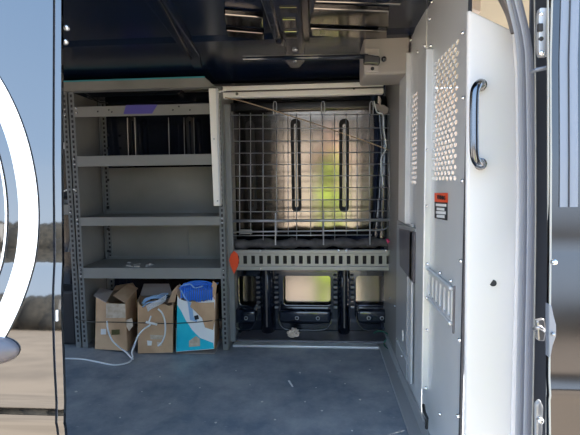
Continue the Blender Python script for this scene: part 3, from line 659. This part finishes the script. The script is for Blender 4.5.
# draped vertical loops of blue cable
mb = MB()
for i in range(17):
    x = 181+i*1.9; lean = random.uniform(-2.5, 1); yb = random.uniform(299.5, 302) - (3 if i < 3 else 0)
    d = random.uniform(-.006, .004)
    mb.tube(spline([pxy(x+8+lean, 284+random.uniform(-1, 1), BY+.12), pxy(x+3+lean, 284.5+random.uniform(-1, 1.5), BY+.05), pxy(x+.5, 290, BY-.008+d), pxy(x+.3, 297, BY-.010+d), pxy(x, yb, BY-.006+d)], 4), .0036, 7)
for i in range(9):
    y = 281.5+i*.9; s = random.uniform(-3, 3)
    mb.tube(spline([pxy(181+s, y+5, BY+.03), pxy(188+s, y+1.5, BY+.02), pxy(197+s, y-.5, BY+.03+random.uniform(-.01, .01)), pxy(207, y+random.uniform(-1, 1), BY+.05), pxy(213, y+3, BY+.04)], 4), .0036, 7)
o = mb.build('blue_cable_coil', 'cable_blue', None, 0, True); tag(o, 'thick coil of bright blue network cable heaped in the right carton', 'cable')
mb = MB()
mb.tube(spline([pxy(181, 290, BY-.014), pxy(184, 296, BY-.016), pxy(187, 300, BY-.014), pxy(190, 303, BY-.012)], 4), .003, 6)
mb.tube(spline([pxy(182, 286, BY+.01), pxy(190, 284, BY+.0), pxy(195, 288, BY+.0), pxy(203, 286, BY+.01)], 4), .003, 6)
tag(mb.build('grey_cable', 'cable_lblue', None, 0, True), 'pale grey-blue cable looped over the bright blue coil', 'cable')
mb = MB()
for i in range(11):
    y0 = 300+random.uniform(-2.5, 4); mb.tube(spline([pxy(141+random.uniform(0, 3), y0+4, BB+.01), pxy(147+random.uniform(-1, 1), y0-.5, BB-.005-i*.001), pxy(155, y0-2.2+random.uniform(-1, 1), BB-.004), pxy(163+random.uniform(-2, 2), y0-5+random.uniform(0, 3), BB+.02), pxy(168, 293+random.uniform(0, 5), BB+.06)], 4), .0019, 6)
tag(mb.build('wire_bundle', 'cable_lblue', None, 0, True), 'pale blue wires bunched in the mouth of the middle box', 'wires')
mb = MB()
for i in range(7):
    y0 = 302+i*.9; mb.tube(spline([pxy(146+i*.3, y0+4, BB-.008), pxy(152, y0+1, BB-.014), pxy(160, y0-3, BB-.014), pxy(166, y0-7, BB+.005)], 4), .0016, 6)
tag(mb.build('wire_bundle', 'cable_white', None, 0, True), 'white wires laid across the mouth of the middle box', 'wires')
mb = MB()
for i in range(8):
    mb.tube(spline([pxy(146+i*2.2, 299+random.uniform(-1, 1), BB+.03), pxy(152+i*2, 296.5+random.uniform(-1, 1), BB+.05), pxy(160+i*1.4, 297+random.uniform(-1, 2), BB+.04)], 4), .0055, 6)
tag(mb.build('black_cable_coil', 'cable_black', None, 0, True), 'black cable tucked behind the pale wires in the middle box', 'cable')
tag(MB().tube(spline([pxy(158, 309, BB-.012), pxy(162, 313, BB-.016), pxy(165, 322, BB-.014), pxy(165, 334, BB-.010), pxy(162, 342, BB-.009), pxy(158, 346, BB-.008)], 6), .0042, 8).build('white_cable', 'cable_white', None, 0, True), 'short white cable hanging down the front of the middle box', 'cable')
tag(MB().tube(spline([pxy(151, 316, BB-.010), pxy(149, 322, BB-.012), pxy(150, 325, BB-.010), pxy(144, 329, BB-.015), pxy(138, 336, BB-.02), pxy(134.5, 345, BB-.03), pxy(132, 352, BB-.05)]+[PZ(132.5, 358, .006), PZ(128, 362.5, .006), PZ(115, 365, .006), PZ(98, 362, .006), PZ(85, 359.5, .006), PZ(70, 358.5, .006), PZ(50, 359, .006), PZ(30, 360, .006)], 6), .0040, 8).build('white_cable', 'cable_white', None, 0, True),
    'white cable running from the middle box onto the deck towards the left', 'cable')
tag(MB().tube(spline([pxy(107, 321, BY-.008), pxy(108, 330, BY-.010), pxy(112, 340, BY-.014), pxy(119, 347, BY-.02), pxy(126, 352, BY-.03), PZ(131, 357.5, .012), PZ(133, 359, .015)], 6), .0040, 8).build('white_cable', 'cable_white', None, 0, True), 'white cable hanging in a curve down the front of the left box', 'cable')
tag(MB().tube(spline([pxy(75, 317, YF-.006), pxy(80, 320, YF-.012), pxy(95, 322, BY-.01), pxy(107, 322, BY-.010), pxy(130, 322.5, BY-.008), pxy(150, 323.2, BB-.006), pxy(170, 323.5, BB-.006), pxy(192, 322.5, BY-.006), pxy(213, 320.5, BY-.006), pxy(224, 318.5, YF-.004)], 5), .0022, 6).build('tie_cord', 'cable_black', None, 0, True), 'thin dark cord stretched between the posts across the three boxes', 'cord')
tag(MB().box(*[0]*0) if False else MB().tube([pxy(146, 322, BB-.016), pxy(157, 324.5, BB-.016)], .006, 8).build('cable_connector', 'paper', None, .001), 'small white plug pinned by the cord on the middle box', 'plug')
# ================================================================== WALL RACK: BARS, WIRE GRID, SLOTTED TRACK
YG = 2.17
bar = thing('light_bar', 'long white aluminium bar fixed level below the roof above the wire grid', 'bar', PY(300, 92, YG-.02))
a = PY(217, 88, YG-.02); c = PY(383, 85, YG-.02); dz = (zat(87, YG)-zat(97, YG))
zt_ = PY(300, 85, YG-.02).z; zb_ = PY(300, 97, YG-.02).z
MB().box(a.x, c.x, YG-.045, YG-.01, zt_-.022, zt_).build('upper_channel', 'white_bar', bar, .004)
MB().box(a.x, c.x, YG-.035, YG-.01, zt_-.030, zt_-.0225).build('channel_groove', 'rail_dark', bar)
MB().box(a.x, c.x, YG-.048, YG-.01, zb_, zt_-.0305).build('lower_channel', 'white_bar', bar, .005)
MB().dome(PY(354, 89, YG-.045), (0, -1, 0), .006, .003, 8).build('bar_screw', 'hole', bar)
MB().dome(PY(237, 94, YG-.047), (0, -1, 0), .008, .008, 8).build('bar_bolt', 'rail_dark', bar)
MB().box(PY(232, 90, YG).x, PY(236, 90, YG).x, YG-.03, YG-.02, zt_-.005, zt_+.018).build('bar_clip', 'rail_dark', bar, .003)
vb = thing('bar', 'bright white aluminium bar hanging upright before the right shelving post', 'bar', PY(215, 206, 2.05))
b = MB(); b.prism([PY(208.5, 88, 2.05), PY(217.5, 88, 2.05), PY(220.5, 206, 2.05), PY(213.5, 206, 2.05)], (0, .035, 0)); b.build('bar_tube', 'white_bar', vb, .004)
b = MB(); b.prism([PY(215.5, 88, 2.046), PY(217.5, 88, 2.046), PY(220.5, 206, 2.046), PY(219, 206, 2.046)], (0, .006, 0)); b.build('bar_lip', 'alu', vb, .001)
for y in (139, 201): MB().dome(PY(214 if y < 150 else 217.5, y, 2.049), (0, -1, 0), .004, .003, 8).build('bar_screw', 'alu_dark', vb)
MB().tube([PY(213.5, 93, 2.05), PY(226, 90, YG-.03)], .006, 8).build('bar_hinge', 'white_bar', vb)
# grey upright cover between shelving and grid
up_ = tag(MB().box(PY(222.5, 160, YG).x, PY(232, 160, YG).x, YG-.02, YG+.01, .0+.025, zat(103, YG)).build('upright_channel', 'shelf_post', None, .006), 'grey steel upright between the shelving and the wire grid', 'upright')
wg = thing('wire_grid', 'welded wire grid panel hooked over the glossy wall pressing', 'wire grid', PY(310, 240, YG))
vx = [231.5, 239.5, 250.5, 263, 276.5, 288, 296.5, 310.5, 322.5, 334.5, 346, 357, 369.5, 382, 389]
hy = [115, 128.5, 141, 153, 164.5, 176, 188, 200, 211.5]
mb = MB()
for i, x in enumerate(vx): mb.tube([PY(x, 113, YG), PY(x+.2, 236 if i % 3 else 240, YG)], .0026, 6)
mb.build('vertical_wires', 'wire', wg, 0, True)
mb = MB()
for y in hy: mb.tube([PY(229, y+.3, YG-.004), PY(391, y-.6, YG-.004)], .0026, 6)
mb.build('horizontal_wires', 'wire', wg, 0, True)
MB().tube([PY(231, 221, YG-.012), PY(388, 220, YG-.012), PY(393, 214.5, YG+.03)], .0075, 8).build('cross_rod', 'wire', wg, 0, True)
MB().tube([PY(231, 232, YG-.004), PY(383, 230, YG-.004), PY(393, 224, YG+.03)], .0045, 8).build('cross_rod', 'wire', wg, 0, True)
MB().tube([PY(231, 235.5, YG-.004), PY(372, 235, YG-.004)], .003, 6).build('cross_rod', 'wire', wg, 0, True)
for x in (275, 323, 371.5):
    MB().tube(spline([PY(x-1.5, 115, YG-.01), PY(x-1.6, 104, YG-.01), PY(x, 101.5, YG-.008), PY(x+1.6, 104, YG-.01), PY(x+1.5, 115, YG-.01)], 4), .0024, 7).build('hook', 'wire', wg, 0, True)
for x in (275.5, 323.5, 370):
    MB().tube([PY(x, 213, YG-.02), PY(x, 245, YG-.02)], .0035, 7).build('grid_leg', 'wire', wg)
px_prism([(240, 229.5), (252, 229.5), (252, 234), (240, 234)], YG-.006, .004, 'grid_tab', 'shelf', wg)
tag(MB().tube(spline([PY(225, 97.5, YG-.05), PY(245, 102, YG-.03), PY(275, 111, YG-.02), PY(310, 122, YG-.02), PY(333, 130, YG-.02), PY(362, 140, YG-.02), PY(389, 150, YG-.02)], 4), .0028, 6).build('rope', 'rope', None, 0, True), 'thin tan rope strung diagonally across the wire grid', 'rope')
tag(MB().tube(spline([PY(374, 101, 2.14), PY(377, 112, 2.14), PY(383, 115, 2.13), PY(384, 130, 2.13), PY(386, 148, 2.13), PY(381, 160, 2.13), PY(383, 185, 2.14)], 5), .003, 6).build('grey_lead', 'cable_white', None, 0, True), 'pale lead dangling at the right end of the wire grid', 'cable')
px_prism([(372, 103), (384, 105), (389, 108), (388, 113), (383, 114), (376, 108)], 2.21, .02, 'pillar_bracket', 'beige_panel', wall)
tag(MB().tube([PY(311, 123, 2.2), PY(311.5, 128, 2.2), PY(312.5, 131, 2.2)], [.006, .009, .004], 7).build('hook_clip', 'hole', None, 0, True), 'small black clip hanging on the glossy wall behind the grid', 'clip') if False else None
# rolled cloth on the rail
mb = MB(); pts = []; rr = []
for i in range(30):
    t = i/29; pts.append(PY(233+t*157, 244+.7*math.sin(i*.9)-t*1.2, 2.225)); rr.append(.025+.005*math.sin(i*1.3)+.003*math.cos(i*2.9))
mb.tube(pts, rr, 10); tag(mb.build('rolled_cloth', 'fabric', None, 0, True), 'black cloth rolled along the top of the slotted track', 'cloth')
# slotted track
YT = 2.185
tr = thing('slotted_track', 'grey steel logistics track with a row of slots under the wire grid', 'track', PY(315, 260, YT))
a = PY(232.5, 269, YT); c = PY(397.5, 249, YT); zc0, zc1 = PY(315, 270, YT).z, PY(315, 249.5, YT).z
zs0, zs1 = PY(315, 265, YT).z, PY(315, 254.5, YT).z
sl = []
x = 237.3
while x < 392:
    u0_ = PY(x-1.9, 260, YT).x; u1_ = PY(x+1.9, 260, YT).x; sl.append(rrect(u0_, u1_, zs0+.006, zs1-.006, .003, 3)); x += 7.95
plate('track_face', [(a.x, zs0-.004), (c.x, zs0-.004), (c.x, zs1+.004), (a.x, zs1+.004)], sl, .004, lambda u, v, w: Vector((u, YT-w, v)), 'track', tr, .001)
MB().box(a.x, c.x, YT-.014, YT+.002, zs1+.004, zc1).build('track_flange', 'track', tr, .004)
MB().box(a.x, c.x, YT-.014, YT+.002, zc0, zs0-.004).build('track_flange', 'track', tr, .004)
MB().box(a.x, c.x, YT+.035, YT+.04, zs0, zs1).build('track_back', 'hole', tr)
MB().box(a.x, c.x, YT-.002, YT+.09, zc0-.0, zc0+.004).build('track_tray', 'track', tr, .001)
for x, y in ((260.5, 250.5), (339, 250.5), (346.5, 250.5), (260.5, 268.5), (386, 250.5)):
    MB().dome(PY(x, y, YT-.015), (0, -1, 0), .006, .004, 8).build('track_bolt', 'zinc', tr)
tag(px_prism([(234, 251), (237.5, 254), (239, 260), (238, 266), (234, 274.5), (230.5, 266), (229, 260), (231, 254)], 2.13, .004, 'orange_tag', 'orange', None), 'orange-red leaf-shaped tag hanging at the left end of the slotted track', 'tag')
tag(MB().tube([PY(387, 239, 2.16), PY(388.5, 242, 2.16), PY(390, 240.5, 2.16)], [.006, .010, .005], 7).build('pink_clip', 'red', None, 0, True), 'small pink-red clip stuck at the right end of the rolled cloth', 'clip')
# bright threshold
tag(MB().box(PY(233, 346, 2.15).x, XB-.052, PZ(300, 348.5, .0).y, PZ(300, 344, .0).y, .001, .014).build('threshold_strip', 'alu', None, .004), 'bright aluminium strip screwed along the deck below the slotted track', 'strip')
# rod and bracket under the roof
RY = 1.62
rod = thing('roof_rod', 'dark steel rod running level under the roof to a square bracket', 'rod', PY(310, 57, RY))
MB().tube([PY(243, 59, RY), PY(368, 56.5, RY)], .008, 10).build('rod_bar', 'navy_wall', rod, 0, True)
MB().tube([PY(243, 56.5, RY), PY(368, 54.2, RY)], .0028, 6).build('rod_rim', 'glint', rod, 0, True)
px_prism([(364.5, 48.5), (379, 48.5), (379, 72), (364.5, 72)], RY+.015, .01, 'bracket_plate', 'beige_panel', rod)
px_prism([(364, 54), (380, 56), (380, 64), (364, 63)], RY-.012, .03, 'bracket_clamp', 'slot', rod, .004)
MB().dome(PY(384, 59, RY), (0, -1, 0), .010, .008, 12).build('rod_knob', 'slot', rod, 0, True)
MB().dome(PY(372.5, 68.5, RY+.013), (0, -1, 0), .007, .004, 10).build('bracket_hole', 'hole', rod)
# beige lining above the partition and its loose trim piece
struct(MB().box(PY(364, 60, 1.70).x, XB-.001, 1.70, 1.90, zat(77, 1.70), ROOF+.05).build('trim_4', 'beige_panel', None, .01))
struct(MB().prism([PY(395, 85, 2.04), PY(400, 82, 2.04), PY(399, 120, 2.04), PY(396, 135, 2.04), PY(392, 122, 2.04)], (0, .05, 0)).build('trim_5', 'beige_panel', None, .008)) if False else None
px_prism([(203, 72), (208, 70), (210, 73), (205, 76)], 2.26, .02, 'roof_clip', 'glint', ceil)
# ================================================================== LOOSE THINGS ON THE DECK
mb = MB()
bm = bmesh.new(); bmesh.ops.create_icosphere(bm, subdivisions=3, radius=1)
pc = PY(293.5, 331, 2.235)
for v in bm.verts:
    n_ = 1+random.uniform(-.25, .25); v.co = Vector((pc.x+v.co.x*.032*n_, 2.235+v.co.y*.025*n_, .048+v.co.z*.024*n_))
me = bpy.data.meshes.new('crumpled_paper'); bm.to_mesh(me); bm.free(); tag(link('crumpled_paper', me, 'peach'), 'crumpled peach paper lying on the step below the middle opening', 'paper')
mb = MB(); q = [PZ(384+6*math.cos(a)*1.0, 340+4*math.sin(a), .03) for a in [i*.5 for i in range(26)]]
q = [PZ(374, 333, .06), PZ(379, 331, .09), PZ(386, 333, .07), PZ(392, 340, .03), PZ(394, 348, .01), PZ(388, 349, .01), PZ(384, 343, .02), PZ(390, 337, .05), PZ(396, 344, .01), PZ(393, 353, .008)]
tag(MB().tube(spline(q, 6), .004, 7).build('green_cable', 'cable_green', None, 0, True), 'thin green cable tangled in the corner by the partition', 'cable')
spots = [(290, 384, 6, 1.6), (300, 373, 2.5, 1), (352, 431, 2.2, 1.2), (170, 404, 2.5, 1.5), (216, 423, 3, 1.8), (262, 402, 2.5, 1.2), (322, 411, 2.2, 1.4), (330, 372, 2, 1), (360, 400, 2.4, 1.2), (76, 392, 4, 1.2), (160, 377, 2, .8), (236, 371, 1.8, .8), (345, 384, 2, 1), (305, 402, 2, 1.1), (275, 420, 2.4, 1.2), (200, 388, 1.6, .8), (380, 412, 2, 1), (120, 418, 2, 1), (142, 392, 1.8, .8), (250, 385, 1.5, .7), (316, 388, 1.5, .7), (370, 370, 1.6, .8), (340, 361, 1.4, .6), (388, 392, 1.6, .8)]
for i, (x, y, w, h) in enumerate(spots):
    p = PZ(x, y, 0); s = .0028*w*p.y/2; an = random.uniform(0, 3)
    vs = [(p.x+s*math.cos(an+a)*random.uniform(.6, 1), p.y+s*.8*math.sin(an+a)*random.uniform(.6, 1), .0008) for a in (0, 1.2, 2.4, 3.6, 5)]
    if i == 0: 
        a_, b_ = PZ(288, 381, .001), PZ(292, 387, .001); vs = [a_, a_+Vector((.008, 0, 0)), b_+Vector((.006, 0, 0)), b_]
        o = MB().prism(vs, (0, 0, .003)).build('paper_scrap', 'paper'); tag(o, 'slim white paper scrap lying alone near the centre of the deck', 'scrap')
    else:
        o = MB().prism(vs, (0, 0, .002)).build('floor_scrap', 'debris'); tag(o, 'tiny pale scrap of litter on the scuffed deck', 'scrap', 'litter on the deck')
# ================================================================== PHOTOGRAPHER (reflected in the glossy wall)
def skin_mesh(name, nodes, edges, radii, m, parent=None, sub=1):
    me = bpy.data.meshes.new(name); me.from_pydata(nodes, edges, []); o = bpy.data.objects.new(name, me); C.objects.link(o)
    o.modifiers.new('skin', 'SKIN')
    for i, r in enumerate(radii):
        v = me.skin_vertices[0].data[i]; v.radius = (r if isinstance(r, tuple) else (r, r)); v.use_root = (i == 0)
    s_ = o.modifiers.new('sub', 'SUBSURF'); s_.levels = sub; s_.render_levels = sub
    dg = bpy.context.evaluated_depsgraph_get(); m2 = bpy.data.meshes.new_from_object(o.evaluated_get(dg)); bpy.data.objects.remove(o)
    m2.name = name; m2.materials.clear(); return link(name, m2, m, parent, 0, True)
px_, py_ = .10, -.62; g = GND
per = thing('person', 'person in a yellow-green safety vest and trousers standing outside, holding up a phone', 'person', (px_, py_, g))
def N(x, y, z): return (px_+x, py_+y, g+z)
nodes = [N(0, 0, .95), N(0, 0, 1.12), N(0, -.01, 1.32), N(0, 0, 1.45), N(0, .02, 1.53), N(0, .03, 1.62), N(0, .03, 1.72),
         N(.10, 0, .88), N(.11, .02, .50), N(.11, -.02, .10), N(.12, .12, .03), N(-.10, 0, .88), N(-.11, .02, .50), N(-.11, -.02, .10), N(-.12, .12, .03),
         N(.18, 0, 1.41), N(.24, .06, 1.18), N(.10, .27, 1.27), N(.055, .33, 1.32), N(-.18, 0, 1.41), N(-.24, .06, 1.18), N(-.18, .27, 1.27), N(-.155, .33, 1.32)]
edges = [(0, 1), (1, 2), (2, 3), (3, 4), (4, 5), (5, 6), (0, 7), (7, 8), (8, 9), (9, 10), (0, 11), (11, 12), (12, 13), (13, 14), (3, 15), (15, 16), (16, 17), (17, 18), (3, 19), (19, 20), (20, 21), (21, 22)]
radii = [(.15, .11), (.14, .10), (.16, .11), (.10, .08), .055, (.078, .095), (.07, .08), .085, .06, .042, .04, .085, .06, .042, .04, .055, .042, .032, .028, .055, .042, .032, .028]
skin_mesh('body', nodes, edges, radii, 'skin_p', per)
skin_mesh('safety_vest', [N(0, 0, .93), N(0, 0, 1.12), N(0, 0, 1.32), N(0, 0, 1.42), N(.16, 0, 1.42), N(-.16, 0, 1.42)], [(0, 1), (1, 2), (2, 3), (3, 4), (3, 5)], [(.185, .14), (.175, .135), (.185, .14), (.12, .11), .075, .075], 'hivis', per)
skin_mesh('trousers', [N(0, 0, .92), N(.10, 0, .86), N(.11, .02, .50), N(.11, -.02, .10), N(-.10, 0, .86), N(-.11, .02, .50), N(-.11, -.02, .10)], [(0, 1), (1, 2), (2, 3), (0, 4), (4, 5), (5, 6)], [(.16, .12), .10, .075, .06, .10, .075, .06], 'hivis', per)
skin_mesh('hair', [N(0, .0, 1.66), N(0, .0, 1.75)], [(0, 1)], [(.088, .10), (.07, .08)], 'hair', per)
for s, x0 in ((1, .055), (-1, -.155)):
    for k in range(5):
        zz = 1.30+.016*k if k < 4 else 1.36; L = (.055, .065, .07, .062, .05)[k]
        skin_mesh('finger' if k < 4 else 'thumb', [N(x0, .33, zz), N(x0-.012*s, .36, zz+.006), N(x0-.03*s, .36+L*.3, zz+.012)], [(0, 1), (1, 2)], [.010, .009, .008], 'skin_p', per)
ph = tag(MB().box(px_-.135, px_+.02, py_+.35, py_+.358, g+1.30, g+1.375).build('phone', 'ink', None, .003), 'black phone held up in both hands by the person in the safety vest', 'phone')
